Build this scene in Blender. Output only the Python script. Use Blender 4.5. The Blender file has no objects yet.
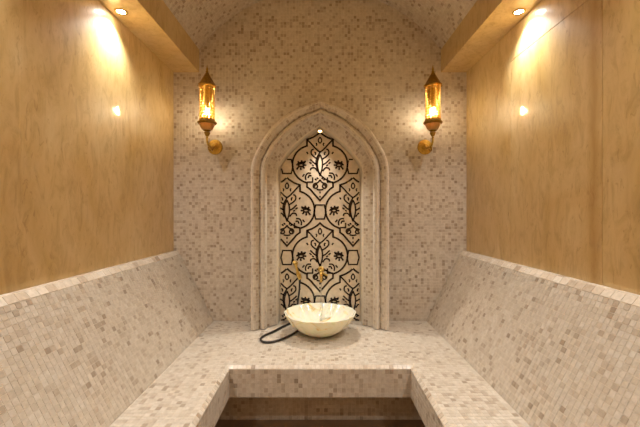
import bpy, math, random
import numpy as np
from mathutils import Matrix, Vector

random.seed(7)
rng = np.random.default_rng(7)
scene = bpy.context.scene
COL = scene.collection
PI = math.pi

# ------------------------------------------------------------------ measures (metres, floor at z = 0)
E = 1.305            # eye height
D = 2.91             # distance of the far wall
HW = 1.20            # half width of the room
YF = -1.30           # wall behind the camera
F = 355.0            # focal length in pixels of the 640 wide frame
ZB = E - 0.88        # bench top
ZS = E + 1.156       # underside of the soffits
XS = 0.99            # inner face of the soffits
VC, VR = E + 0.61, 1.232   # vault centre height and radius
ZV = VC + math.sqrt(VR * VR - XS * XS)
XO = 0.524           # half width of the opening between the benches
YO = 2.046           # front of the counter at the far end

# ------------------------------------------------------------------ camera, world, exposure
cam_d = bpy.data.cameras.new('camera')
cam_d.sensor_width = 36.0
cam_d.lens = 36.0 * F / 640.0
cam_d.clip_start = 0.02
cam = bpy.data.objects.new('camera', cam_d)
cam.location = (0, 0, E)
cam.rotation_euler = (PI / 2, 0, 0)
COL.objects.link(cam)
scene.camera = cam

world = bpy.data.worlds.new('world')
world.use_nodes = True
world.node_tree.nodes['Background'].inputs[0].default_value = (1.0, 0.82, 0.6, 1)
world.node_tree.nodes['Background'].inputs[1].default_value = 0.0
scene.world = world
scene.view_settings.view_transform = 'Standard'
scene.view_settings.look = 'None'
scene.view_settings.gamma = 1.0
scene.view_settings.use_curve_mapping = False
scene.view_settings.exposure = 1.2
scene.cycles.max_bounces = 10
scene.cycles.diffuse_bounces = 6
scene.cycles.sample_clamp_indirect = 6.0
scene.cycles.caustics_reflective = False
scene.cycles.caustics_refractive = False

DOWN_W = 24.0                  # soffit downlights
DOWN_COL = (1.0, 0.965, 0.90)
BULB_L = 270.0                 # lantern bulbs
BULB_COL = (1.0, 0.78, 0.50)
NICHE_W = 20.0                  # spot under the arch
NICHE_COL = (1.0, 0.93, 0.82)

# ------------------------------------------------------------------ materials
def new_mat(name):
    m = bpy.data.materials.new(name)
    m.use_nodes = True
    nt = m.node_tree
    return m, nt, nt.nodes['Principled BSDF']

def ramp(nt, stops):
    r = nt.nodes.new('ShaderNodeValToRGB')
    el = r.color_ramp.elements
    while len(el) > 1:
        el.remove(el[-1])
    el[0].position = stops[0][0]; el[0].color = (*stops[0][1], 1)
    for p, c in stops[1:]:
        e = el.new(p); e.color = (*c, 1)
    return r

def noise(nt, scale, detail=4, rough=0.55, vec=None, dist=0.0):
    n = nt.nodes.new('ShaderNodeTexNoise')
    n.inputs['Scale'].default_value = scale
    n.inputs['Detail'].default_value = detail
    n.inputs['Roughness'].default_value = rough
    n.inputs['Distortion'].default_value = dist
    if vec is not None:
        nt.links.new(vec, n.inputs['Vector'])
    return n

def mapping(nt, scale=(1, 1, 1), rot=(0, 0, 0), loc=(0, 0, 0)):
    t = nt.nodes.new('ShaderNodeTexCoord')
    mp = nt.nodes.new('ShaderNodeMapping')
    mp.inputs['Scale'].default_value = scale
    mp.inputs['Rotation'].default_value = rot
    mp.inputs['Location'].default_value = loc
    nt.links.new(t.outputs['Object'], mp.inputs['Vector'])
    return mp.outputs['Vector']

def mixcol(nt, a, b, fac, mode='MIX'):
    m = nt.nodes.new('ShaderNodeMix')
    m.data_type = 'RGBA'; m.blend_type = mode
    for s, v in ((m.inputs['Factor'], fac), (m.inputs[6], a), (m.inputs[7], b)):
        if hasattr(v, 'is_output'):
            nt.links.new(v, s)
        else:
            s.default_value = v if not isinstance(v, tuple) else (*v, 1)
    return m.outputs[2]

def bump(nt, bsdf, h, strength=0.1, dist=0.01):
    b = nt.nodes.new('ShaderNodeBump')
    b.inputs['Strength'].default_value = strength
    b.inputs['Distance'].default_value = dist
    nt.links.new(h, b.inputs['Height'])
    nt.links.new(b.outputs['Normal'], bsdf.inputs['Normal'])

TILE_STOPS = [(0.0, (0.36, 0.285, 0.215)), (0.12, (0.46, 0.38, 0.30)), (0.28, (0.545, 0.465, 0.38)),
              (0.45, (0.595, 0.525, 0.44)), (0.8, (0.635, 0.57, 0.49)), (1.0, (0.69, 0.64, 0.57))]

def tile_mat(name, kind, rough=0.34, lift=1.0):
    m, nt, b = new_mat(name)
    a = nt.nodes.new('ShaderNodeAttribute')
    a.attribute_type = kind
    a.attribute_name = 'rnd'
    r = ramp(nt, [(p, tuple(min(0.9, x * lift) for x in c)) for p, c in TILE_STOPS])
    nt.links.new(a.outputs['Fac'], r.inputs['Fac'])
    g = nt.nodes.new('ShaderNodeNewGeometry')
    n = noise(nt, 60, 3, vec=g.outputs['Position'])
    rr = ramp(nt, [(0.3, (0.86, 0.85, 0.83)), (0.7, (1.06, 1.06, 1.06))])
    nt.links.new(n.outputs['Fac'], rr.inputs['Fac'])
    nt.links.new(mixcol(nt, r.outputs['Color'], rr.outputs['Color'], 1.0, 'MULTIPLY'), b.inputs['Base Color'])
    b.inputs['Roughness'].default_value = rough
    return m

def plain_mat(name, col, rough=0.5, metal=0.0, var=0.1, scale=20):
    m, nt, b = new_mat(name)
    n = noise(nt, scale, 4, vec=mapping(nt))
    r = ramp(nt, [(0.3, tuple(c * (1 - var) for c in col)), (0.7, tuple(min(1, c * (1 + var)) for c in col))])
    nt.links.new(n.outputs['Fac'], r.inputs['Fac'])
    nt.links.new(r.outputs['Color'], b.inputs['Base Color'])
    b.inputs['Roughness'].default_value = rough
    b.inputs['Metallic'].default_value = metal
    return m

def marble_mat(name, seed, rough=0.42, tint=1.0, vein=None):
    m, nt, b = new_mat(name)
    v1 = mapping(nt, (1.5, 1.5, 0.8), loc=(seed, seed * 1.7, seed * 0.3))
    n1 = noise(nt, 1.5, 5, 0.55, v1, 1.6)
    r1 = ramp(nt, [(0.28, (0.56, 0.365 * tint, 0.115 * tint)), (0.45, (0.64, 0.445 * tint, 0.18 * tint)), (0.62, (0.69, 0.50 * tint, 0.225 * tint)), (0.8, (0.74, 0.58, 0.31))])
    nt.links.new(n1.outputs['Fac'], r1.inputs['Fac'])
    v2 = mapping(nt, (9, 9, 3.2), rot=(0.15, 0, 0), loc=(seed, 0, seed))
    n2 = noise(nt, 2.0, 6, 0.68, v2, 1.2)
    r2 = ramp(nt, [(0.32, (0.80, 0.75, 0.65)), (0.50, (1, 1, 1)), (0.66, (1.06, 1.08, 1.13))])
    nt.links.new(n2.outputs['Fac'], r2.inputs['Fac'])
    c = mixcol(nt, r1.outputs['Color'], r2.outputs['Color'], 1.0, 'MULTIPLY')
    v3 = mapping(nt, (26, 26, 9), rot=(-0.2, 0, 0), loc=(0, seed, 0))
    n3 = noise(nt, 1.2, 3, 0.6, v3, 2.2)
    r3 = ramp(nt, [(0.33, (0.55, 0.40, 0.22)), (0.38, (1, 1, 1))])
    nt.links.new(n3.outputs['Fac'], r3.inputs['Fac'])
    c = mixcol(nt, c, r3.outputs['Color'], 0.38, 'MULTIPLY')
    if vein is not None:      # a brown upright vein running through the slab at depth `vein`
        sp = nt.nodes.new('ShaderNodeSeparateXYZ'); nt.links.new(mapping(nt), sp.inputs[0])
        wob = noise(nt, 1.0, 4, 0.6, mapping(nt, (0.5, 0.5, 5)))
        ma = nt.nodes.new('ShaderNodeMath'); ma.operation = 'MULTIPLY_ADD'
        nt.links.new(wob.outputs['Fac'], ma.inputs[0]); ma.inputs[1].default_value = 0.05; nt.links.new(sp.outputs['Y'], ma.inputs[2])
        su = nt.nodes.new('ShaderNodeMath'); su.operation = 'SUBTRACT'; nt.links.new(ma.outputs[0], su.inputs[0]); su.inputs[1].default_value = vein + 0.025
        ab = nt.nodes.new('ShaderNodeMath'); ab.operation = 'ABSOLUTE'; nt.links.new(su.outputs[0], ab.inputs[0])
        mr = nt.nodes.new('ShaderNodeMapRange'); nt.links.new(ab.outputs[0], mr.inputs['Value'])
        mr.inputs['From Min'].default_value = 0.0; mr.inputs['From Max'].default_value = 0.045
        mr.inputs['To Min'].default_value = 0.65; mr.inputs['To Max'].default_value = 0.0
        c = mixcol(nt, c, (0.43, 0.225, 0.03), mr.outputs[0])
    nt.links.new(c, b.inputs['Base Color'])
    b.inputs['Roughness'].default_value = rough
    b.inputs['Specular IOR Level'].default_value = 1.0
    b.inputs['Coat Weight'].default_value = 1.0
    b.inputs['Coat Roughness'].default_value = 0.055
    bump(nt, b, n2.outputs['Fac'], 0.015, 0.003)
    return m

def emit_mat(name, col, strength):
    m, nt, b = new_mat(name)
    b.inputs['Base Color'].default_value = (*col, 1)
    b.inputs['Emission Color'].default_value = (*col, 1)
    b.inputs['Emission Strength'].default_value = strength
    return m

M = {}
M['tile'] = tile_mat('mosaic_stone', 'GEOMETRY')
M['tile_piece'] = tile_mat('mosaic_stone_piece', 'OBJECT')
M['cap'] = tile_mat('lit_edge_stone', 'GEOMETRY', 0.25, 1.18)  # same stone, ramp lifted to paint in the light the upturned edges catch
M['grout'] = plain_mat('grout', (0.66, 0.59, 0.50), 0.8, 0, 0.08, 40)
M['marble1'] = marble_mat('golden_marble', 1.3)
M['marble2'] = marble_mat('golden_marble_vein', 5.1)
M['marble_veined'] = marble_mat('golden_marble_brown_vein', 1.3, vein=1.555)
M['marble3'] = marble_mat('golden_marble_cloud', 9.7)
M['soffit'] = marble_mat('soffit_marble', 14.2, 0.4)
M['vein'] = plain_mat('brown_vein', (0.50, 0.27, 0.06), 0.15, 0, 0.25, 14)
M['reveal'] = plain_mat('reveal_stone', (0.72, 0.63, 0.50), 0.35, 0, 0.05, 20)
M['panel'] = plain_mat('cream_stone', (0.66, 0.57, 0.45), 0.16, 0, 0.12, 26)
M['inlay'] = plain_mat('black_stone', (0.022, 0.013, 0.009), 0.2, 0, 0.3, 40)
M['brass'] = plain_mat('aged_brass', (0.62, 0.41, 0.095), 0.3, 1.0, 0.22, 60)
M['dark_brass'] = plain_mat('dark_brass', (0.40, 0.24, 0.055), 0.36, 1.0, 0.25, 70)
M['gold'] = plain_mat('polished_brass', (0.80, 0.56, 0.18), 0.2, 1.0, 0.12, 40)
M['hose'] = plain_mat('black_rubber', (0.018, 0.014, 0.011), 0.4, 0, 0.2, 60)
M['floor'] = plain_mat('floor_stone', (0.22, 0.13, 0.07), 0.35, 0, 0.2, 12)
M['bulb'] = emit_mat('bulb_glow', BULB_COL, BULB_L)
M['lens'] = emit_mat('lamp_lens', DOWN_COL, 30.0)
M['niche_lens'] = emit_mat('niche_lens', (1.0, 0.80, 0.45), 3.0)

m, nt, b = new_mat('onyx')
n1 = noise(nt, 7, 5, 0.6, mapping(nt, (1, 1, 1.6), loc=(3.1, 0.4, 0)), 1.2)
r1 = ramp(nt, [(0.30, (0.66, 0.70, 0.48)), (0.42, (0.82, 0.81, 0.66)), (0.54, (0.85, 0.83, 0.70)), (0.61, (0.84, 0.76, 0.50)), (0.65, (0.76, 0.52, 0.22)), (0.69, (0.82, 0.74, 0.50)), (0.8, (0.85, 0.82, 0.68))])
nt.links.new(n1.outputs['Fac'], r1.inputs['Fac'])
nt.links.new(r1.outputs['Color'], b.inputs['Base Color'])
b.inputs['Roughness'].default_value = 0.14
b.inputs['Subsurface Weight'].default_value = 0.35
b.inputs['Subsurface Radius'].default_value = (0.05, 0.035, 0.018)
b.inputs['Subsurface Scale'].default_value = 0.6
M['onyx'] = m
m, nt, b = new_mat('water')
b.inputs['Base Color'].default_value = (0.95, 0.97, 0.96, 1)
b.inputs['Roughness'].default_value = 0.02
b.inputs['IOR'].default_value = 1.33
b.inputs['Transmission Weight'].default_value = 1.0
nw = noise(nt, 60, 2, vec=mapping(nt, (1, 1, 0.2)))
bump(nt, b, nw.outputs['Fac'], 0.3, 0.002)
M['water'] = m
m, nt, b = new_mat('amber_glass')
nw = noise(nt, 40, 3, vec=mapping(nt))
rw = ramp(nt, [(0.35, (0.80, 0.50, 0.12)), (0.65, (0.92, 0.66, 0.25))])
nt.links.new(nw.outputs['Fac'], rw.inputs['Fac'])
nt.links.new(rw.outputs['Color'], b.inputs['Base Color'])
b.inputs['Roughness'].default_value = 0.3
b.inputs['Transmission Weight'].default_value = 0.75
M['amber'] = m

# ------------------------------------------------------------------ object helpers
WM = {}
def tag(o, label=None, cat=None, group=None, kind=None):
    if label: o['label'] = label
    if cat: o['category'] = cat
    if group: o['group'] = group
    if kind: o['kind'] = kind
    return o

def link(o, parent=None, basis=None):
    COL.objects.link(o)
    basis = basis or Matrix.Identity(4)
    o.matrix_basis = basis
    WM[o.name] = basis
    if parent is not None:
        o.parent = parent
        o.matrix_parent_inverse = WM[parent.name].inverted()
    return o

def empty(name, loc=(0, 0, 0)):
    o = bpy.data.objects.new(name, None)
    o.empty_display_size = 0.1
    return link(o, None, Matrix.Translation(loc))

def mesh_obj(name, verts, faces, mat, parent=None, smooth=False, basis=None):
    me = bpy.data.meshes.new(name)
    me.from_pydata([tuple(v) for v in verts], [], faces)
    me.materials.append(M[mat])
    if smooth:
        me.polygons.foreach_set('use_smooth', [True] * len(me.polygons))
    me.update()
    return link(bpy.data.objects.new(name, me), parent, basis)

class MB:
    def __init__(s): s.v = []; s.f = []
    def add(s, v, f):
        o = len(s.v); s.v += [tuple(p) for p in v]; s.f += [tuple(i + o for i in q) for q in f]
        return s
    def box(s, x0, x1, y0, y1, z0, z1):
        v = [(x, y, z) for z in (z0, z1) for y in (y0, y1) for x in (x0, x1)]
        return s.add(v, [(0, 2, 3, 1), (4, 5, 7, 6), (0, 1, 5, 4), (2, 6, 7, 3), (0, 4, 6, 2), (1, 3, 7, 5)])
    def bevel_box(s, x0, x1, y0, y1, z0, z1, c):
        """box whose twelve edges are chamfered by c"""
        pts = []
        for z, iz in ((z0, 0), (z0 + c, 1), (z1 - c, 1), (z1, 0)):
            k = 0 if iz else c
            q = [(x0 + k + (c if iz else 0), y0 + k), (x1 - k - (c if iz else 0), y0 + k), (x1 - k, y0 + k + (c if iz else 0)), (x1 - k, y1 - k - (c if iz else 0)),
                 (x1 - k - (c if iz else 0), y1 - k), (x0 + k + (c if iz else 0), y1 - k), (x0 + k, y1 - k - (c if iz else 0)), (x0 + k, y0 + k + (c if iz else 0))]
            pts += [(a, bb, z) for a, bb in q]
        f = [tuple(range(7, -1, -1)), tuple(range(24, 32))]
        for r in range(3):
            for i in range(8):
                j = (i + 1) % 8
                f.append((r * 8 + i, r * 8 + j, r * 8 + 8 + j, r * 8 + 8 + i))
        return s.add(pts, f)
    def lathe(s, prof, n=32, c=(0, 0, 0), rfun=None, axis='z'):
        v = []
        for r, z in prof:
            for i in range(n):
                a = 2 * PI * i / n
                rr = r * (rfun(a, r, z) if rfun else 1.0)
                p = (rr * math.cos(a), rr * math.sin(a), z)
                if axis == 'y': p = (p[0], -p[2], p[1])
                v.append((p[0] + c[0], p[1] + c[1], p[2] + c[2]))
        f = [(k * n + i, k * n + (i + 1) % n, (k + 1) * n + (i + 1) % n, (k + 1) * n + i) for k in range(len(prof) - 1) for i in range(n)]
        f.append(tuple(range(n - 1, -1, -1)))
        f.append(tuple((len(prof) - 1) * n + i for i in range(n)))
        return s.add(v, f)
    def tube(s, pts, rad, n=10):
        pts = [Vector(p) for p in pts]
        rads = rad if isinstance(rad, (list, tuple)) else [rad] * len(pts)
        up = Vector((0.31, 0.17, 0.93)); v = []
        prev = None
        for i, p in enumerate(pts):
            t = (pts[min(i + 1, len(pts) - 1)] - pts[max(i - 1, 0)]).normalized()
            if prev is None:
                a = t.cross(up).normalized()
            else:
                a = (prev - t * prev.dot(t)).normalized()
            prev = a
            bb = t.cross(a)
            for k in range(n):
                g = 2 * PI * k / n
                v.append(p + (a * math.cos(g) + bb * math.sin(g)) * rads[i])
        f = [(i * n + k, i * n + (k + 1) % n, (i + 1) * n + (k + 1) % n, (i + 1) * n + k) for i in range(len(pts) - 1) for k in range(n)]
        f.append(tuple(range(n - 1, -1, -1))); f.append(tuple((len(pts) - 1) * n + k for k in range(n)))
        return s.add(v, f)
    def prism_y(s, poly, y0, y1):
        """poly of (x, z) extruded along y"""
        n = len(poly)
        v = [(x, y0, z) for x, z in poly] + [(x, y1, z) for x, z in poly]
        f = [(i, (i + 1) % n, n + (i + 1) % n, n + i) for i in range(n)]
        return s.add(v, f + [tuple(range(n - 1, -1, -1)), tuple(range(n, 2 * n))])
    def build(s, name, mat, parent=None, smooth=False, basis=None, autosmooth=None):
        o = mesh_obj(name, s.v, s.f, mat, parent, smooth, basis)
        import bmesh
        bm = bmesh.new(); bm.from_mesh(o.data)
        bmesh.ops.recalc_face_normals(bm, faces=bm.faces)
        if autosmooth:
            for e in bm.edges:
                if len(e.link_faces) == 2 and e.calc_face_angle(0) > autosmooth:
                    e.smooth = False
            for fc in bm.faces: fc.smooth = True
        bm.to_mesh(o.data); bm.free()
        return o

def catmull(pts, per=10):
    P = [np.array(p, float) for p in pts]
    P = [2 * P[0] - P[1]] + P + [2 * P[-1] - P[-2]]
    out = []
    for i in range(1, len(P) - 2):
        for k in range(per):
            t = k / per
            out.append(0.5 * (2 * P[i] + (P[i + 1] - P[i - 1]) * t + (2 * P[i - 1] - 5 * P[i] + 4 * P[i + 1] - P[i + 2]) * t * t
                              + (3 * P[i] - P[i - 1] - 3 * P[i + 1] + P[i + 2]) * t ** 3))
    out.append(P[-2])
    return out

# ------------------------------------------------------------------ mosaic
PITCH, GAP, TH = 0.025, 0.0016, 0.0015

def smooth_noise(a, b):
    return (np.sin(a * 5.1 + 1.3 * np.sin(b * 3.7)) + np.sin(b * 6.3 + 1.7 * np.sin(a * 4.1 + 2)) + np.sin((a + b) * 11.0)) / 3

def tile_values(cx, cy, more=0.0):
    v = rng.random(len(cx)) ** 0.62
    patch = 0.5 + 0.5 * smooth_noise(cx * 1.7, cy * 1.7)
    dark = rng.random(len(cx)) < (0.02 + more + 0.10 * patch)
    v = 0.20 + 0.76 * v - 0.10 * patch
    v[dark] = rng.random(dark.sum()) * 0.22
    return v

def mosaic(name, P, ulen, vlen, parent, sign=1.0, mask=None, pu=PITCH, pv=PITCH, mat='tile', skip=None, gap=GAP, th=TH, tilt=0.006, stuff=True, more=0.0):
    """one proud bevelled stone for each cell of a grid over the surface P(u, v)"""
    nu, nv = max(1, round(ulen / pu)), max(1, round(vlen / pv))
    du, dv = ulen / nu, vlen / nv
    cu, cv = np.meshgrid((np.arange(nu) + 0.5) * du, (np.arange(nv) + 0.5) * dv, indexing='ij')
    cu, cv = cu.ravel(), cv.ravel()
    if mask is not None:
        k = mask(cu, cv); cu, cv = cu[k], cv[k]
    val = tile_values(cu, cv, more)
    keep = np.ones(len(cu), bool)
    if skip is not None:
        keep[skip] = False
    idx = np.nonzero(keep)[0]
    cu, cv, vv = cu[idx], cv[idx], val[idx]
    N = len(cu)
    hu, hv = du / 2 - gap / 2, dv / 2 - gap / 2
    e = 1e-4
    nrm = np.cross(P(cu + e, cv) - P(cu - e, cv), P(cu, cv + e) - P(cu, cv - e))
    nrm *= sign / np.maximum(np.linalg.norm(nrm, axis=1, keepdims=True), 1e-12)
    sheet = 0.0005 * np.sin(np.floor(cu / (12 * du)) * 12.9 + np.floor(cv / (12 * dv)) * 78.2)
    lift = rng.normal(0, 0.00022, N) + sheet
    tu, tv = rng.normal(0, tilt, N), rng.normal(0, tilt, N)
    V = np.empty((N, 8, 3))
    sg = ((-1, -1), (1, -1), (1, 1), (-1, 1))
    bv = 0.0007
    for k, (a, b_) in enumerate(sg):
        V[:, k] = P(cu + a * hu, cv + b_ * hv) - nrm * 0.0012
        hgt = th + lift + a * tu * hu + b_ * tv * hv
        V[:, 4 + k] = P(cu + a * (hu - bv), cv + b_ * (hv - bv)) + nrm * hgt[:, None]
    q = np.array([[4, 5, 6, 7], [0, 1, 5, 4], [1, 2, 6, 5], [2, 3, 7, 6], [3, 0, 4, 7]])
    if sign < 0: q = q[:, ::-1]
    faces = (np.arange(N)[:, None, None] * 8 + q[None]).reshape(-1, 4)
    me = bpy.data.meshes.new(name)
    me.vertices.add(N * 8); me.vertices.foreach_set('co', V.reshape(-1))
    me.loops.add(len(faces) * 4); me.loops.foreach_set('vertex_index', faces.reshape(-1).astype(np.int32))
    me.polygons.add(len(faces))
    me.polygons.foreach_set('loop_start', np.arange(len(faces), dtype=np.int32) * 4)
    me.polygons.foreach_set('use_smooth', np.zeros(len(faces), bool))
    me.update(calc_edges=True)
    at = me.attributes.new('rnd', 'FLOAT', 'FACE')
    at.data.foreach_set('value', np.repeat(vv, 5).astype(np.float32))
    me.materials.append(M[mat])
    o = link(bpy.data.objects.new(name, me), parent)
    if stuff: o['kind'] = 'stuff'
    return val

def plane_fn(O, U, V):
    O, U, V = np.array(O, float), np.array(U, float), np.array(V, float)
    return lambda u, v: O + np.multiply.outer(u, U) + np.multiply.outer(v, V)

PIECE = None
def piece_mesh():
    global PIECE
    if PIECE is None:
        h = PITCH / 2 - GAP / 2; b_ = 0.0007
        v = [(-h, -h, -.0012), (h, -h, -.0012), (h, h, -.0012), (-h, h, -.0012), (-h + b_, -h + b_, TH), (h - b_, -h + b_, TH), (h - b_, h - b_, TH), (-h + b_, h - b_, TH)]
        PIECE = bpy.data.meshes.new('tile')
        PIECE.from_pydata(v, [], [(4, 5, 6, 7), (0, 1, 5, 4), (1, 2, 6, 5), (2, 3, 7, 6), (3, 0, 4, 7)])
        PIECE.materials.append(M['tile_piece']); PIECE.update()
    return PIECE

def mosaic_with_pieces(name, O, U, V, ulen, vlen, parent, sign, mask=None, count=300, ok=None):
    """the stones that show largest are objects of their own, the others one field"""
    P = plane_fn(O, U, V)
    nu, nv = round(ulen / PITCH), round(vlen / PITCH)
    du, dv = ulen / nu, vlen / nv
    cu, cv = np.meshgrid((np.arange(nu) + 0.5) * du, (np.arange(nv) + 0.5) * dv, indexing='ij')
    cu, cv = cu.ravel(), cv.ravel()
    if mask is not None:
        k = mask(cu, cv); cu, cv = cu[k], cv[k]
    C = P(cu, cv)
    n = np.cross(U, V) * sign
    d = C - np.array([0, 0, E])
    px, py = d[:, 0] / np.maximum(d[:, 1], 1e-3) * F, d[:, 2] / np.maximum(d[:, 1], 1e-3) * F
    inside = (d[:, 1] > 0.3) & (abs(px) < 318) & (abs(py) < 211)
    size = np.abs(d @ n) / np.maximum(d[:, 1], 1e-3) ** 3
    size[~inside] = 0
    if ok is not None: size[~ok(C)] = 0
    sel = np.argsort(-size)[:count]
    val = mosaic(name, P, ulen, vlen, parent, sign, mask, skip=sel)
    U, V = Vector(U), Vector(V)
    Nn = Vector(n)
    R = Matrix((U, V if sign > 0 else -V, Nn)).transposed().to_4x4()
    for i in sel:
        o = bpy.data.objects.new('tile', piece_mesh())
        tl = Matrix.Rotation(random.gauss(0, .006), 4, 'X') @ Matrix.Rotation(random.gauss(0, .006), 4, 'Y')
        link(o, parent, Matrix.Translation(Vector(C[i]) + Nn * random.gauss(0, .0002)) @ R @ tl)
        o['rnd'] = float(val[i])

# ================================================================== SETTING
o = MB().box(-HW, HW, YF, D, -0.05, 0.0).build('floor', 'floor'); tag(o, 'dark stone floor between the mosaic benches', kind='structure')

# far wall with its mosaic
wb = MB().box(-HW - .1, HW + .1, D, D + 0.12, -0.05, VC + VR + 0.1).build('wall_back', 'grout')
tag(wb, 'cream mosaic end wall round the arched niche', kind='structure')
WP = plane_fn((-HW, D, ZB), (1, 0, 0), (0, 0, 1))
def wall_mask(u, v):
    x, z = u - HW, v + ZB
    under = np.where(abs(x) < XS, z < VC + np.sqrt(np.maximum(VR ** 2 - np.minimum(abs(x), XS) ** 2, 0)) + .03, z < ZS + .02)
    niche = (abs(x) < 0.42) & (z < E + 0.45)
    return under & ~niche
mosaic('mosaic_field', WP, 2 * HW, VC + VR - ZB + .03, wb, 1.0, wall_mask, more=.09)

wf = MB().box(-HW - .1, HW + .1, YF - 0.12, YF, -0.05, VC + VR + 0.1).build('wall_front', 'marble3')
tag(wf, 'golden marble wall at the entrance end', kind='structure')

# side walls: marble slabs with hairline joints
ZL = E - 0.307
def side_wall(name, s, cuts):
    w = MB().box(*(sorted((s * (HW + .02), s * (HW + .14)))), YF - .1, D + .1, -0.05, ZS + 0.5).build(name, 'vein')
    tag(w, 'polished golden marble side wall', kind='structure')
    for k, (y0, y1, z0, z1, mt) in enumerate(cuts):
        g = 0.0013 if s > 0 else 0.0002
        x0, x1 = sorted((s * HW, s * (HW + .02)))
        MB().bevel_box(x0, x1, y0 + g, y1 - g, z0 + g, z1 - g, 0.0008).build('marble_slab', mt, w)
    return w
zj = E + 0.957
side_wall('wall_right', 1, [(2.24, D, ZL - .1, ZS, 'marble2'), (1.51, 2.24, ZL - .1, zj, 'marble_veined'), (1.51, 2.24, zj, ZS, 'marble_veined'),
                            (0.72, 1.51, ZL - .1, zj, 'marble3'), (0.72, 1.51, zj, ZS, 'marble3'), (-.3, .72, ZL - .1, ZS, 'marble1'), (YF, -.3, ZL - .1, ZS, 'marble2')])
side_wall('wall_left', -1, [(2.24, D, ZL - .1, ZS, 'marble1'), (1.42, 2.24, ZL - .1, ZS, 'marble1'),
                            (0.60, 1.42, ZL - .1, ZS, 'marble1'), (-.3, .60, ZL - .1, ZS, 'marble1'), (YF, -.3, ZL - .1, ZS, 'marble1')])

# soffits
for k, s in enumerate((-1, 1)):
    x0, x1 = sorted((s * XS, s * (HW + .02)))
    o = MB().box(x0, x1, YF, D, ZS, ZV + .01).build('trim_%d' % (k + 1), 'soffit')
    tag(o, 'golden stone soffit along the top of the marble wall', kind='structure')

# vault
A0 = math.asin(XS / VR)
na = 48
poly = [(VR * math.sin(-A0 + 2 * A0 * i / na), VC + VR * math.cos(-A0 + 2 * A0 * i / na)) for i in range(na + 1)]
poly += [(HW + .14, ZV + .0), (HW + .14, VC + VR + .12), (-HW - .14, VC + VR + .12), (-HW - .14, ZV + .0)]
cl = MB().prism_y(poly, YF - .1, D).build('ceiling', 'grout')
tag(cl, 'cream mosaic barrel vault over the room', kind='structure')
def VP(u, v):
    a = u / VR - A0
    return np.stack([VR * np.sin(a), YF + v, VC + VR * np.cos(a)], -1)
mosaic('mosaic_field', VP, 2 * A0 * VR, D - YF, cl, -1.0, more=.05)

# ================================================================== BENCH
DB, HB, YB = D - .0065, HW - .003, YF + .003      # built-ins stop a hair short of the walls
bench = empty('mosaic_bench', (0, YO, 0))
tag(bench, 'U-shaped cream mosaic bench and counter running round three sides of the room', 'bench')
CH, RISE, REC = 0.018, 0.18, 0.2
def u_poly(xi, yi):
    return [(-HB, YF + .003), (-xi, YF + .003), (-xi, yi), (xi, yi), (xi, YF + .003), (HB, YF + .003), (HB, DB), (-HB, DB)]
def u_solid(levels):
    """stacked U-shaped outlines; levels are (x inner, y inner, z)"""
    v, f = [], []
    for xi, yi, z in levels:
        v += [(x, y, z) for x, y in u_poly(xi, yi)]
    for k in range(len(levels) - 1):
        for i in range(8):
            j = (i + 1) % 8
            f.append((k * 8 + i, k * 8 + j, k * 8 + 8 + j, k * 8 + 8 + i))
    for base, flip in ((0, True), ((len(levels) - 1) * 8, False)):
        for q in ((0, 1, 2, 7), (2, 3, 6, 7), (3, 4, 5, 6)):
            q = tuple(base + i for i in q)
            f.append(q[::-1] if flip else q)
    return MB().add(v, f)
u_solid([(XO, YO, ZB - RISE), (XO, YO, ZB - CH), (XO + CH, YO + CH, ZB)]).build('seat_slab', 'grout', bench)
u_solid([(XO + REC, YO + REC, 0.0), (XO + REC, YO + REC, ZB - RISE)]).build('riser', 'grout', bench)
XB = 0.87            # foot of the backrests
XI, YI = XO + CH, YO + CH
mosaic('counter_mosaic', plane_fn((-XB + .004, YI, ZB), (1, 0, 0), (0, 1, 0)), 2 * XB - .008, DB - YI, bench, 1.0)
for s in (-1, 1):
    x0 = XI if s > 0 else -XB + .004
    mosaic_with_pieces('seat_mosaic', (x0, YB, ZB), (1, 0, 0), (0, 1, 0), XB - .004 - XI, YI - YB, bench, 1.0, None, 150)
fh = RISE - CH
mosaic('front_mosaic', plane_fn((-XO, YO, ZB - RISE), (1, 0, 0), (0, 0, 1)), 2 * XO, fh, bench, 1.0, pv=fh / 6)
for s in (-1, 1):
    mosaic('side_mosaic', plane_fn((s * XO, YB, ZB - RISE), (0, 1, 0), (0, 0, 1)), YO - YB, fh, bench, -s, pv=fh / 6)
    ln = math.hypot(CH, CH)
    mosaic('edge_trim', plane_fn((s * XO, YB, ZB - CH), (0, 1, 0), (s * CH / ln, 0, CH / ln)), YO - YB, ln, bench, -s, mat='cap', th=.002)
    mosaic('riser_mosaic', plane_fn((s * (XO + REC), YB, 0), (0, 1, 0), (0, 0, 1)), YO + REC - YB, ZB - RISE, bench, -s)
mosaic('edge_trim', plane_fn((-XO, YO, ZB - CH), (1, 0, 0), (0, CH / ln, CH / ln)), 2 * XO, ln, bench, 1.0, mat='cap', th=.002)
mosaic('riser_mosaic', plane_fn((-XO - REC, YO + REC, 0), (1, 0, 0), (0, 0, 1)), 2 * (XO + REC), ZB - RISE, bench, 1.0)

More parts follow.
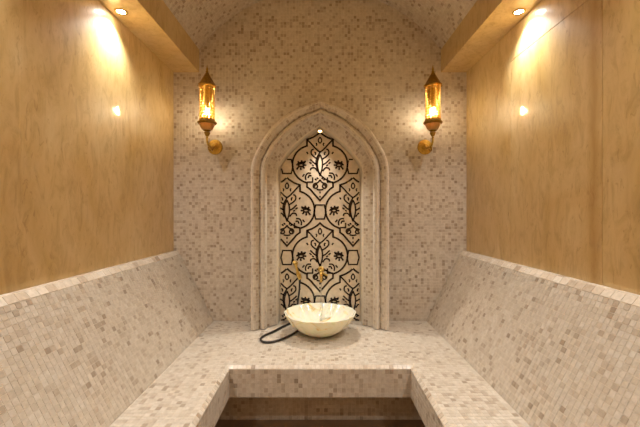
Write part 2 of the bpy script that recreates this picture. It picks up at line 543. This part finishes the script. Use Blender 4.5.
# sloped backrests
XT, ZT = 1.145, E - 0.337
ZR = ZB + .002
def backrest(s, label):
    r = empty('sloped_mosaic_dado', (s * 1.1, 1.0, ZR))
    tag(r, label, 'backrest', 'sloped backrests along the marble walls')
    prof = [(s * XB, ZR), (s * XT, ZT), (s * (XT + .025), ZL), (s * HB, ZL), (s * HB, ZR)]
    MB().prism_y(prof, YB, DB).build('backing', 'grout', r)
    sl = Vector((s * (XT - XB), 0, ZT - ZR)); L = sl.length
    U = (0, 1, 0); V = tuple(sl / L)
    mosaic_with_pieces('sloped_mosaic', (s * XB, YB, ZR), U, V, DB - YB, L, r, -s)
    c = Vector((s * .025, 0, ZL - ZT)); lc = c.length
    mosaic('cap_edge', plane_fn((s * XT, YB, ZT), U, tuple(c / lc)), DB - YB, lc, r, -s, mat='cap', pu=.05, pv=.05)
    mosaic('cap_top', plane_fn((s * (XT + .025), YB, ZL), U, (s, 0, 0)), DB - YB, HB - XT - .025, r, -s, mat='cap', pu=.05, pv=.03)
backrest(-1, 'sloped cream mosaic backrest below the marble wall on the side of the black hose')
backrest(1, 'sloped cream mosaic backrest below the marble wall with the brown vertical vein')

# ================================================================== ARCHED NICHE
INN = [(0, .692), (.118, .617), (.2366, .508), (.3155, .405), (.337, .335), (.339, .25), (.339, .05)]
OUT = [(0, .858), (.195, .782), (.350, .668), (.470, .490), (.515, .375), (.522, .26), (.522, .05)]
ci, co = np.array(catmull(INN, 8)), np.array(catmull(OUT, 8))
def full(c):
    c = np.vstack([c, [[c[-1, 0], -.88 + .006]]])
    lf = c[::-1].copy(); lf[:, 0] *= -1
    return np.vstack([lf, c[1:]])
ci, co = full(ci), full(co)
sm = np.concatenate([[0], np.cumsum(np.linalg.norm(np.diff((ci + co) / 2, axis=0), axis=1))])
LARCH = sm[-1]
def arch_point(u, k, y):
    """u along the arch, k = 0 at the inner and 1 at the outer line"""
    u = np.asarray(u, float)
    xi, zi = np.interp(u, sm, ci[:, 0]), np.interp(u, sm, ci[:, 1])
    xo, zo = np.interp(u, sm, co[:, 0]), np.interp(u, sm, co[:, 1])
    return np.stack([xi + (xo - xi) * k, np.broadcast_to(y, u.shape) + 0 * u, E + zi + (zo - zi) * k], -1)
PROF = [(-.055, D - .007), (0, 2.80), (.025, 2.795), (.16, 2.765), (.30, 2.745), (.38, 2.735), (.39, 2.70), (.42, 2.683), (.50, 2.675), (.58, 2.681), (.625, 2.697),
        (.64, 2.702), (.665, 2.690), (.74, 2.672), (.86, 2.655), (.94, 2.656), (.985, 2.668), (1.0, 2.69), (1.0, D - .007)]
niche = empty('arched_niche_surround', (0, D, ZB))
tag(niche, 'stepped mosaic moulding framing the pointed arch niche', 'arch')
def sweep(name, prof, mat, closed=True):
    us = sm
    v, f = [], []
    n = len(prof)
    for k, y in prof:
        v += list(arch_point(us, np.full(len(us), k), np.full(len(us), y)))
    m_ = len(us)
    for a in range(n if closed else n - 1):
        b_ = (a + 1) % n
        for i in range(m_ - 1):
            f.append((a * m_ + i, a * m_ + i + 1, b_ * m_ + i + 1, b_ * m_ + i))
    return MB().add(v, f).build(name, mat, niche)
sweep('moulding_core', PROF[1:], 'grout')
sweep('reveal', [PROF[0], (-.012, 2.80), (.01, 2.797), (.01, 2.85), (-.02, D - .007)], 'reveal')
pk, py_ = np.array([p[0] for p in PROF]), np.array([p[1] for p in PROF])
def band(name, i0, i1, cols, pu=.023):
    k, y = pk[i0:i1 + 1], py_[i0:i1 + 1]
    wl = np.hypot(np.diff(k) * .18, np.diff(y)); s_ = np.concatenate([[0], np.cumsum(wl)])
    def P(u, v):
        v = np.clip(v, 0, s_[-1])
        return arch_point(np.clip(u, 0, LARCH), np.interp(v, s_, k), np.interp(v, s_, y))
    mosaic(name, P, LARCH, s_[-1], niche, 1.0, pu=pu, pv=s_[-1] / cols, gap=.0018, th=.0014, more=.16)
band('inner_band_mosaic', 2, 5, 4)
band('bead_mosaic', 6, 10, 3)
band('outer_band_mosaic', 11, 16, 4)
band('outer_edge_mosaic', 17, 18, 9)

# ------------------------------------------------------------------ inlaid panel
PY = D - 0.016
MP = PY / F
def pz(y): return E + (213.5 - y) * MP
panel = empty('inlaid_panel', (0, D, ZB))
tag(panel, 'cream stone panel inlaid with black medallions and flowers inside the pointed niche', 'panel')
def inner_half(z):
    """half width of the niche opening at height z above the eye"""
    h = len(ci) // 2
    return float(np.interp(-z, -ci[h:, 1], ci[h:, 0]))
sp = ci + (co - ci) * -.075
sl = [(float(x), float(E + z)) for x, z in sp]
MB().prism_y(sl, PY, D - .007).build('slab', 'panel', panel)

def ribbon(mb, pts, w, closed=False):
    """flat inlaid strip of constant width, pts in panel metres (x, z)"""
    P = [np.array(p, float) for p in pts]
    runs, cur = [], []
    for p in P:
        z = p[1] - E
        inside = p[1] > ZB + .002 and z < .69 and abs(p[0]) < inner_half(z) - .015
        if inside: cur.append(p)
        else:
            if len(cur) > 1: runs.append(cur)
            cur = []
    if len(cur) > 1: runs.append(cur)
    for r in runs:
        cl_ = closed and len(r) == len(P)
        n = len(r); v = []
        for i in range(n):
            a = r[i - 1] if (i > 0 or cl_) else r[i]
            c = r[(i + 1) % n] if (i < n - 1 or cl_) else r[i]
            d1, d2 = r[i] - a, c - r[i]
            d1 = d1 / (np.linalg.norm(d1) or 1); d2 = d2 / (np.linalg.norm(d2) or 1)
            t = d1 + d2; t /= (np.linalg.norm(t) or 1)
            nn = np.array([-t[1], t[0]])
            cs = max(0.5, abs(np.dot(nn, np.array([-d2[1], d2[0]]))) if np.linalg.norm(d2) else 1)
            off = nn * w / 2 / cs
            for q, yy in ((r[i] + off, PY - .0008), (r[i] - off, PY - .0008)):
                v.append((q[0], yy, q[1]))
            for q in (r[i] + off, r[i] - off):
                v.append((q[0], PY + .001, q[1]))
        f = []
        for i in range(n if cl_ else n - 1):
            a, c = 4 * i, 4 * ((i + 1) % n)
            f += [(a, c, c + 1, a + 1), (a + 2, c + 2, c, a), (a + 1, c + 1, c + 3, a + 3)]
        mb.add(v, f)

def arc(cx, cy, r, a0, a1, n=16):
    return [(cx + r * math.cos(a0 + (a1 - a0) * i / n), cy + r * math.sin(a0 + (a1 - a0) * i / n)) for i in range(n + 1)]
def dense(pts, step=1.2):
    out = []
    for a, c in zip(pts[:-1], pts[1:]):
        n = max(1, int(math.hypot(c[0] - a[0], c[1] - a[1]) / step))
        out += [(a[0] + (c[0] - a[0]) * i / n, a[1] + (c[1] - a[1]) * i / n) for i in range(n)]
    return out + [pts[-1]]
def smoothp(pts, per=6): return [tuple(p) for p in catmull(pts, per)]
LC, LR_ = (8.6, -2.1), 18.9
la = math.atan2(18.45, 4.4)
half = smoothp([(0, -34.5), (3.2, -31.6), (8.0, -28.8), (13, -27)], 5) + [(13, -24), (13, -20.6)] + arc(*LC, LR_, -la, la, 30)[1:-1] + [(13, 16.3), (13, 20.5)] + smoothp([(13, 20.5), (9.6, 23.0), (6.2, 27.0), (2.4, 31.3), (0, 34)], 5)[1:]
OUTL = half + [(-x, y) for x, y in half[::-1][1:-1]]
def mirror(strokes): return strokes + [[(-x, y) for x, y in s] for s in strokes]
KITE = [smoothp([(13, -27), (9.6, -23.6), (5.6, -19.2), (2.6, -16.2), (0, -14.3)]), smoothp([(-13, -27), (-9.6, -23.6), (-5.6, -19.2), (-2.6, -16.2), (0, -14.3)])]
DROP = [smoothp([(0, -29.4), (1.5, -27), (1.5, -25), (0, -23.4), (-1.5, -25), (-1.5, -27), (0, -29.4)], 4)] + mirror([smoothp([(4.2, -23.6), (3.2, -22.3), (3.9, -20.6)], 4)])
STEM = [smoothp([(0, -12), (-2.2, -6), (-2.3, 1), (0, 9.5)]), smoothp([(0, -12), (2.2, -6), (2.3, 1), (0, 9.5)]),
        smoothp([(0, -14.3), (-3.6, -7), (-3.2, 1), (0.2, 8.0), (6, 13), (13, 16.3)])] + mirror([
        smoothp([(2.6, -1.5), (6, -3.6), (9.8, -7.2)], 5), smoothp([(2.4, -7.5), (5.6, -9.4), (8.6, -12.6), (8.4, -16.2), (6.2, -17.4)], 5), smoothp([(4.6, -11.4), (4.4, -13.4), (5.6, -14.6)], 4), [(10.6, -4.4), (8.4, -2.6)],
        smoothp([(2.6, 4.8), (5.4, 1.4), (8.8, 1.8), (9.6, 4)], 5), smoothp([(9.0, 6.6), (12.6, 7.0), (14.4, 10.0), (14.2, 13.4)], 5), smoothp([(8.4, 9.4), (10.8, 9.2), (12.0, 11.6)], 4),
        [(12, -12.6), (13.4, -14.6)], [(15.6, 7.6), (17.6, 10.2)], [(6.2, -0.6), (8.0, -1.8)]])
SCROLL = mirror([[(13, 15.6), (10, 15.6), (7.4, 15.6), (7.4, 13), (7.4, 10.8)],
        [(4.2 + (3.1 - 2.3 * i / 22) * math.cos(-2.2 + i * 0.42), 19.6 + (3.1 - 2.3 * i / 22) * math.sin(-2.2 + i * 0.42)) for i in range(23)],
        smoothp([(0, 13.2), (1.4, 15.4), (3.2, 16.4)], 4), smoothp([(0, 23.4), (1.8, 23.2), (3.4, 22.8)], 3), [(1.6, 12.4), (3.4, 11.2)], [(3.4, 13.8), (5.2, 12.2)]]) + [[(0, 29.4), (0, 31)], [(0, 25), (0, 27)]]
def flower(s):
    c = (19.0 * s, -1.4); out = [smoothp([(c[0] - s * 4.6, c[1] - 2.6), (c[0] - s * 1.4, c[1] - 2.9), (c[0] + s * 2.2, c[1] - 1.8), (c[0] + s * 4.6, c[1] + .2)], 4),
        [(c[0] + s * 2.6 * math.cos(t), c[1] + 1.5 * math.sin(t)) for t in np.linspace(0, 2 * PI, 13)]]
    for a in (-2.5, -1.8, -.95, .7, 1.45, 2.3):
        r0, r1 = 2.7, (5.0 if abs(math.sin(a)) > .7 else 6.2)
        out.append([(c[0] + s * r0 * 1.1 * math.cos(a), c[1] + r0 * .9 * math.sin(a)), (c[0] + s * r1 * math.cos(a + .1), c[1] + r1 * math.sin(a + .1))])
    out.append([(c[0] - s * 5.4, c[1]), (c[0] - s * 3.0, c[1])])
    return out
HEX = [(-4.3, -7), (4.3, -7), (5.0, -4), (6.0, 0), (5.0, 4), (4.3, 7), (-4.3, 7), (-5.0, 4), (-6.0, 0), (-5.0, -4)]

def inlay(name, cx, cy, strokes, w, parent, closed=False):
    mb = MB()
    for s_ in strokes:
        pts = dense(s_ + ([s_[0]] if closed else []), 1.0)
        if closed: pts = pts[:-1]
        ribbon(mb, [((cx + x) * MP, pz(cy + y)) for x, y in pts], w * MP, closed)
    if not mb.v: return None
    return mesh_obj(name, mb.v, mb.f, 'inlay', parent)
for cx, cy in ((0, 166.5), (0, 257.5), (0, 348.5), (-33, 121), (33, 121), (-33, 212), (33, 212), (-33, 303), (33, 303)):
    md = inlay('medallion_outline', cx, cy, [OUTL], 1.85, panel, True)
    if md is None: continue
    inlay('kite_inlay', cx, cy, KITE, 1.6, md)
    inlay('teardrop_inlay', cx, cy, DROP, 1.3, md)
    inlay('stem_inlay', cx, cy, STEM, 1.55, md)
    inlay('scroll_inlay', cx, cy, SCROLL, 1.55, md)
    for s in (-1, 1):
        inlay('flower_inlay', cx, cy, flower(s), 1.75, md)
for cx, cy in ((0, 212), (0, 303), (-33, 166.5), (33, 166.5), (-33, 257.5), (33, 257.5)):
    inlay('hexagon_inlay', cx, cy, [HEX], 1.5, panel, True)

# ================================================================== ONYX BASIN
BX, BY = 0.0, 2.60
BZ = ZB + TH + .0016
basin = empty('onyx_basin', (BX, BY, BZ))
tag(basin, 'scalloped pale onyx vessel basin with amber veins standing on the mosaic counter', 'basin')
def scal(a, r, z):
    k = max(0.0, min(1.0, (z - .01) / .10))
    return 1 + k * (0.034 * abs(math.cos(a * 8)) - .020 + .006 * math.sin(a * 3 + 1) + .006 * math.sin(a * 5))
prof = [(.070, 0.0), (.098, .001), (.112, .008), (.150, .028), (.190, .058), (.222, .092), (.245, .124), (.258, .150), (.2615, .157), (.256, .159), (.249, .152), (.232, .122), (.205, .090),
        (.165, .062), (.115, .044), (.06, .037), (.026, .036), (.02, .034)]
bw = MB().lathe(prof, 108, (BX, BY, BZ), scal).build('bowl', 'onyx', basin, autosmooth=0.9)
MB().lathe([(.021, .0335), (.021, .037), (.016, .039), (.004, .038)], 24, (BX, BY, BZ)).build('drain', 'gold', basin, autosmooth=0.6)

# wall tap and its stream of water
TX, TZ = 0.008, E - 0.455
TY = 2.735
tap = empty('wall_tap', (TX, PY, TZ))
tag(tap, 'small brass wall tap above the onyx bowl', 'tap')
MB().lathe([(.026, 0), (.026, .006), (.02, .012), (.012, .016)], 24, (TX, PY - .001, TZ), axis='y').build('flange', 'gold', tap, autosmooth=.6)
MB().tube([(TX, PY - .010, TZ), (TX, TY + .03, TZ), (TX, TY + .012, TZ - .003), (TX, TY + .002, TZ - .014), (TX, TY, TZ - .03), (TX, TY, TZ - .075)], [.011, .011, .0125, .0125, .012, .010], 14).build('spout', 'gold', tap, autosmooth=.8)
MB().lathe([(.004, -.008), (.011, -.006), (.0165, .004), (.0175, .012), (.014, .022), (.006, .027)], 20, (TX, TY + .006, TZ)).build('knob', 'gold', tap, autosmooth=.9)
MB().tube([(TX + .012, TY + .04, TZ - .006), (TX + .032, TY + .035, TZ - .02), (TX + .05, TY + .035, TZ - .028)], [.006, .006, .008], 10).build('lever', 'brass', tap, autosmooth=.8)
ws = []
for i in range(14):
    t = i / 13
    ws.append((TX + .001 * math.sin(i * 2.1), TY, TZ - .074 - t * (TZ - .074 - (ZB + TH + .052))))
st = MB().tube(ws, [.0048 - .0012 * math.sin(i * .9) ** 2 for i in range(14)], 10).build('water_stream', 'water', None, True)
tag(st, 'thin stream of water falling from the brass tap into the bowl', 'water')

# hand shower on the panel with its hose
def on_panel(px, py, y): return ((px - 320) * y / F, y, E + (213.5 - py) * y / F)
hs = empty('hand_shower', on_panel(296, 264, PY))
tag(hs, 'brass hand shower with black hose hanging beside the tap and looping round the basin', 'hand shower')
a = on_panel(295.6, 263.5, PY - .001)
MB().lathe([(.020, 0), (.020, .005), (.014, .012), (.010, .035)], 20, a, axis='y').build('wall_holder', 'gold', hs, autosmooth=.6)
h0, h1 = on_panel(295.2, 263, PY - .045), on_panel(299.6, 279.5, PY - .045)
hm = [tuple(h0[i] + (h1[i] - h0[i]) * t for i in range(3)) for t in (0, .12, .25, .5, .62, .8, 1.0)]
MB().tube([(h0[0] - .006, h0[1] - .022, h0[2] + .010)] + hm, [.013, .0155, .0125, .010, .0115, .0155, .0155, .010], 14).build('handset', 'gold', hs, autosmooth=.8)
MB().tube([(h1[0] + .004, h1[1] - .012, h1[2] + .05), (h1[0] + .012, h1[1] - .02, h1[2] + .026), (h1[0] + .011, h1[1] - .016, h1[2] + .006)], [.004, .006, .004], 8).build('trigger', 'gold', hs, autosmooth=.8)
ZH = ZB + TH + .0098
hp = [h1, on_panel(299.4, 290, PY - .042), on_panel(297.6, 303, PY - .04), (-.182, 2.855, ZB + .09), (-.20, 2.845, ZH + .02), (-.235, 2.815, ZH), (-.285, 2.73, ZH), (-.345, 2.61, ZH), (-.395, 2.53, ZH), (-.412, 2.46, ZH),
      (-.385, 2.405, ZH), (-.33, 2.40, ZH), (-.265, 2.455, ZH), (-.20, 2.555, ZH), (-.155, 2.65, ZH), (-.11, 2.735, ZH), (-.05, 2.80, ZH)]
MB().tube([tuple(p) for p in catmull(hp, 8)], .0078, 10).build('hose', 'hose', hs, True)

# ================================================================== LANTERNS
def make_lantern():
    r = empty('wall_lantern', (0, 0, 0))
    LY = -0.21
    MB().lathe([(.061, 0), (.061, .007), (.055, .013), (.03, .017), (.026, .024), (.012, .028)], 40, (0, 0, 0), axis='y').build('wall_plate', 'brass', r, autosmooth=.5)
    MB().tube([tuple(p) for p in catmull([(0, -.02, 0), (0, -.06, -.018), (0, -.12, -.026), (0, -.18, -.016), (0, LY, .012), (0, LY, .05)], 6)],
              [.011 - .004 * i / 30 for i in range(31)], 12).build('arm', 'brass', r, autosmooth=.8)
    MB().tube([tuple(p) for p in catmull([(0, -.08, -.022), (.012, -.12, -.05), (.004, -.165, -.052), (-.004, -.17, -.03), (0, -.15, -.026)], 6)], .005, 8).build('scroll', 'dark_brass', r, autosmooth=.8)
    MB().lathe([(.004, .024), (.011, .03), (.006, .04), (.012, .046), (.020, .060), (.024, .072), (.014, .078), (.026, .086), (.031, .090)], 28, (0, LY, 0)).build('lower_finial', 'dark_brass', r, autosmooth=.7)
    MB().lathe([(.030, .088), (.042, .100), (.052, .118), (.057, .138), (.053, .138), (.048, .120), (.038, .104), (.026, .093)], 32, (0, LY, 0)).build('glass_cup', 'amber', r, autosmooth=.9)
    MB().lathe([(.055, .136), (.068, .140), (.072, .147), (.068, .154), (.059, .158), (.059, .172), (.053, .172), (.053, .136)], 40, (0, LY, 0)).build('collar', 'dark_brass', r, autosmooth=.5)
    # pierced sheet: every cell of the grid is a ring round its hole
    nc, nr = 16, 13
    z0, z1, R = .168, .428, .0565
    mb = MB()
    for j in range(nr):
        for i in range(nc):
            hole = (.36 if (i + j) % 2 else .56)
            if j in (0, nr - 1): hole = .45
            elif j in (1, 2, 3, 4): hole = (.6 if (i + j) % 2 else .8)
            for rad_, flip in ((R, 0),):
                v = []
                for q in range(8):
                    g = 2 * PI * q / 8
                    ox, oz = ((1, 0), (1, 1), (0, 1), (-1, 1), (-1, 0), (-1, -1), (0, -1), (1, -1))[q]
                    hx, hz = hole * math.cos(g) * (1 if q % 2 == 0 else .82), hole * math.sin(g) * (1 if q % 2 == 0 else .82)
                    for (x, z), rr in (((ox, oz), R), ((hx, hz), R), ((ox, oz), R - .0012), ((hx, hz), R - .0012)):
                        th_ = 2 * PI * (i + .5 + x / 2) / nc
                        v.append((rr * math.cos(th_), LY + rr * math.sin(th_), z0 + (z1 - z0) * (j + .5 + z / 2) / nr))
                f = []
                for q in range(8):
                    a_, b_ = 4 * q, 4 * ((q + 1) % 8)
                    f += [(a_, b_, b_ + 1, a_ + 1), (a_ + 2, a_ + 3, b_ + 3, b_ + 2), (a_ + 1, b_ + 1, b_ + 3, a_ + 3)]
                mb.add(v, f)
    mesh_obj('pierced_cylinder', mb.v, mb.f, 'brass', r)
    MB().lathe([(.058, .420), (.0605, .424), (.0605, .434), (.054, .434), (.054, .420)], 40, (0, LY, 0)).build('upper_ring', 'dark_brass', r, autosmooth=.5)
    def sc(a_, rr, z): return 1 + (.11 * abs(math.cos(4 * a_)) ** 2 if rr > .06 and z < .445 else 0)
    MB().lathe([(.050, .436), (.064, .424), (.066, .427), (.058, .442), (.047, .462), (.034, .485), (.022, .506), (.014, .522), (.009, .530)], 64, (0, LY, 0), sc).build('roof', 'dark_brass', r, autosmooth=.6)
    MB().lathe([(.008, .528), (.012, .534), (.008, .540), (.0055, .546), (.009, .552), (.006, .560), (.003, .575), (.001, .588)], 16, (0, LY, 0)).build('finial', 'dark_brass', r, autosmooth=.7)
    MB().lathe([(.004, .15), (.010, .152), (.010, .205), (.006, .21)], 14, (0, LY, 0)).build('lamp_holder', 'brass', r, autosmooth=.6)
    MB().lathe([(.004, .208), (.011, .216), (.0165, .230), (.0175, .242), (.013, .256), (.005, .266), (.001, .270)], 18, (0, LY, 0)).build('bulb', 'bulb', r, True)
    return r
def copy_tree(o, parent=None):
    c = o.copy(); COL.objects.link(c); c.parent = parent
    for ch in list(o.children): copy_tree(ch, c)
    return c
lan = make_lantern()
lan2 = copy_tree(lan)
for o, s in ((lan, -1), (lan2, 1)):
    o.location = (s * .858, D - TH - .0005, E + .543)
    tag(o, 'pierced brass wall lantern with pointed roof, on the %s side of the arch' % ('hand shower' if s < 0 else 'brown-veined marble'), 'lantern', 'brass lanterns either side of the arch')

# ================================================================== DOWNLIGHTS
def make_down(name, ring_mat, lens_mat, r0):
    r = empty(name)
    MB().lathe([(r0 * 1.0, 0), (r0 * 1.02, -.003), (r0 * .95, -.0055), (r0 * .72, -.005), (r0 * .66, -.001), (r0 * .66, 0)], 32).build('trim_ring', ring_mat, r, autosmooth=.6)
    MB().lathe([(r0 * .64, -.0005), (r0 * .64, -.0028), (r0 * .3, -.0036), (.001, -.0038)], 28).build('lens', lens_mat, r, True)
    return r
def spot(loc, rot, watts, col, angle, blend, rad):
    L = bpy.data.lights.new('spot_lamp', 'SPOT')
    L.energy = watts; L.color = col; L.spot_size = math.radians(angle); L.spot_blend = blend; L.shadow_soft_size = rad
    o = bpy.data.objects.new('spot_lamp', L); COL.objects.link(o)
    o.location = loc; o.rotation_euler = rot
    return o
proto = None
for y in (2.03, 1.03, 0.03, -0.97):
    for s in (-1, 1):
        if proto is None: d = proto = make_down('downlight', 'gold', 'lens', .034)
        else: d = copy_tree(proto)
        d.location = (s * 1.138, y, ZS)
        where = ('next to the end wall on the %s side' % ('hand shower' if s < 0 else 'brown vein')) if y > 2 else 'towards the entrance end'
        tag(d, 'recessed downlight in the soffit ' + where, 'downlight', 'downlights in the soffits')
        spot((s * 1.138, y, ZS - .012), (0, s * .09, 0), DOWN_W, DOWN_COL, 124, 1.0, .018)
nd = make_down('niche_spotlight', 'gold', 'niche_lens', .022)
nd.location = (0, 2.835, E + .660); nd.rotation_euler = (-.45, 0, 0)
tag(nd, 'tiny brass spotlight under the point of the niche arch', 'spotlight')
spot((0, 2.825, E + .645), (-.38, 0, 0), NICHE_W, NICHE_COL, 96, 1.0, .012)
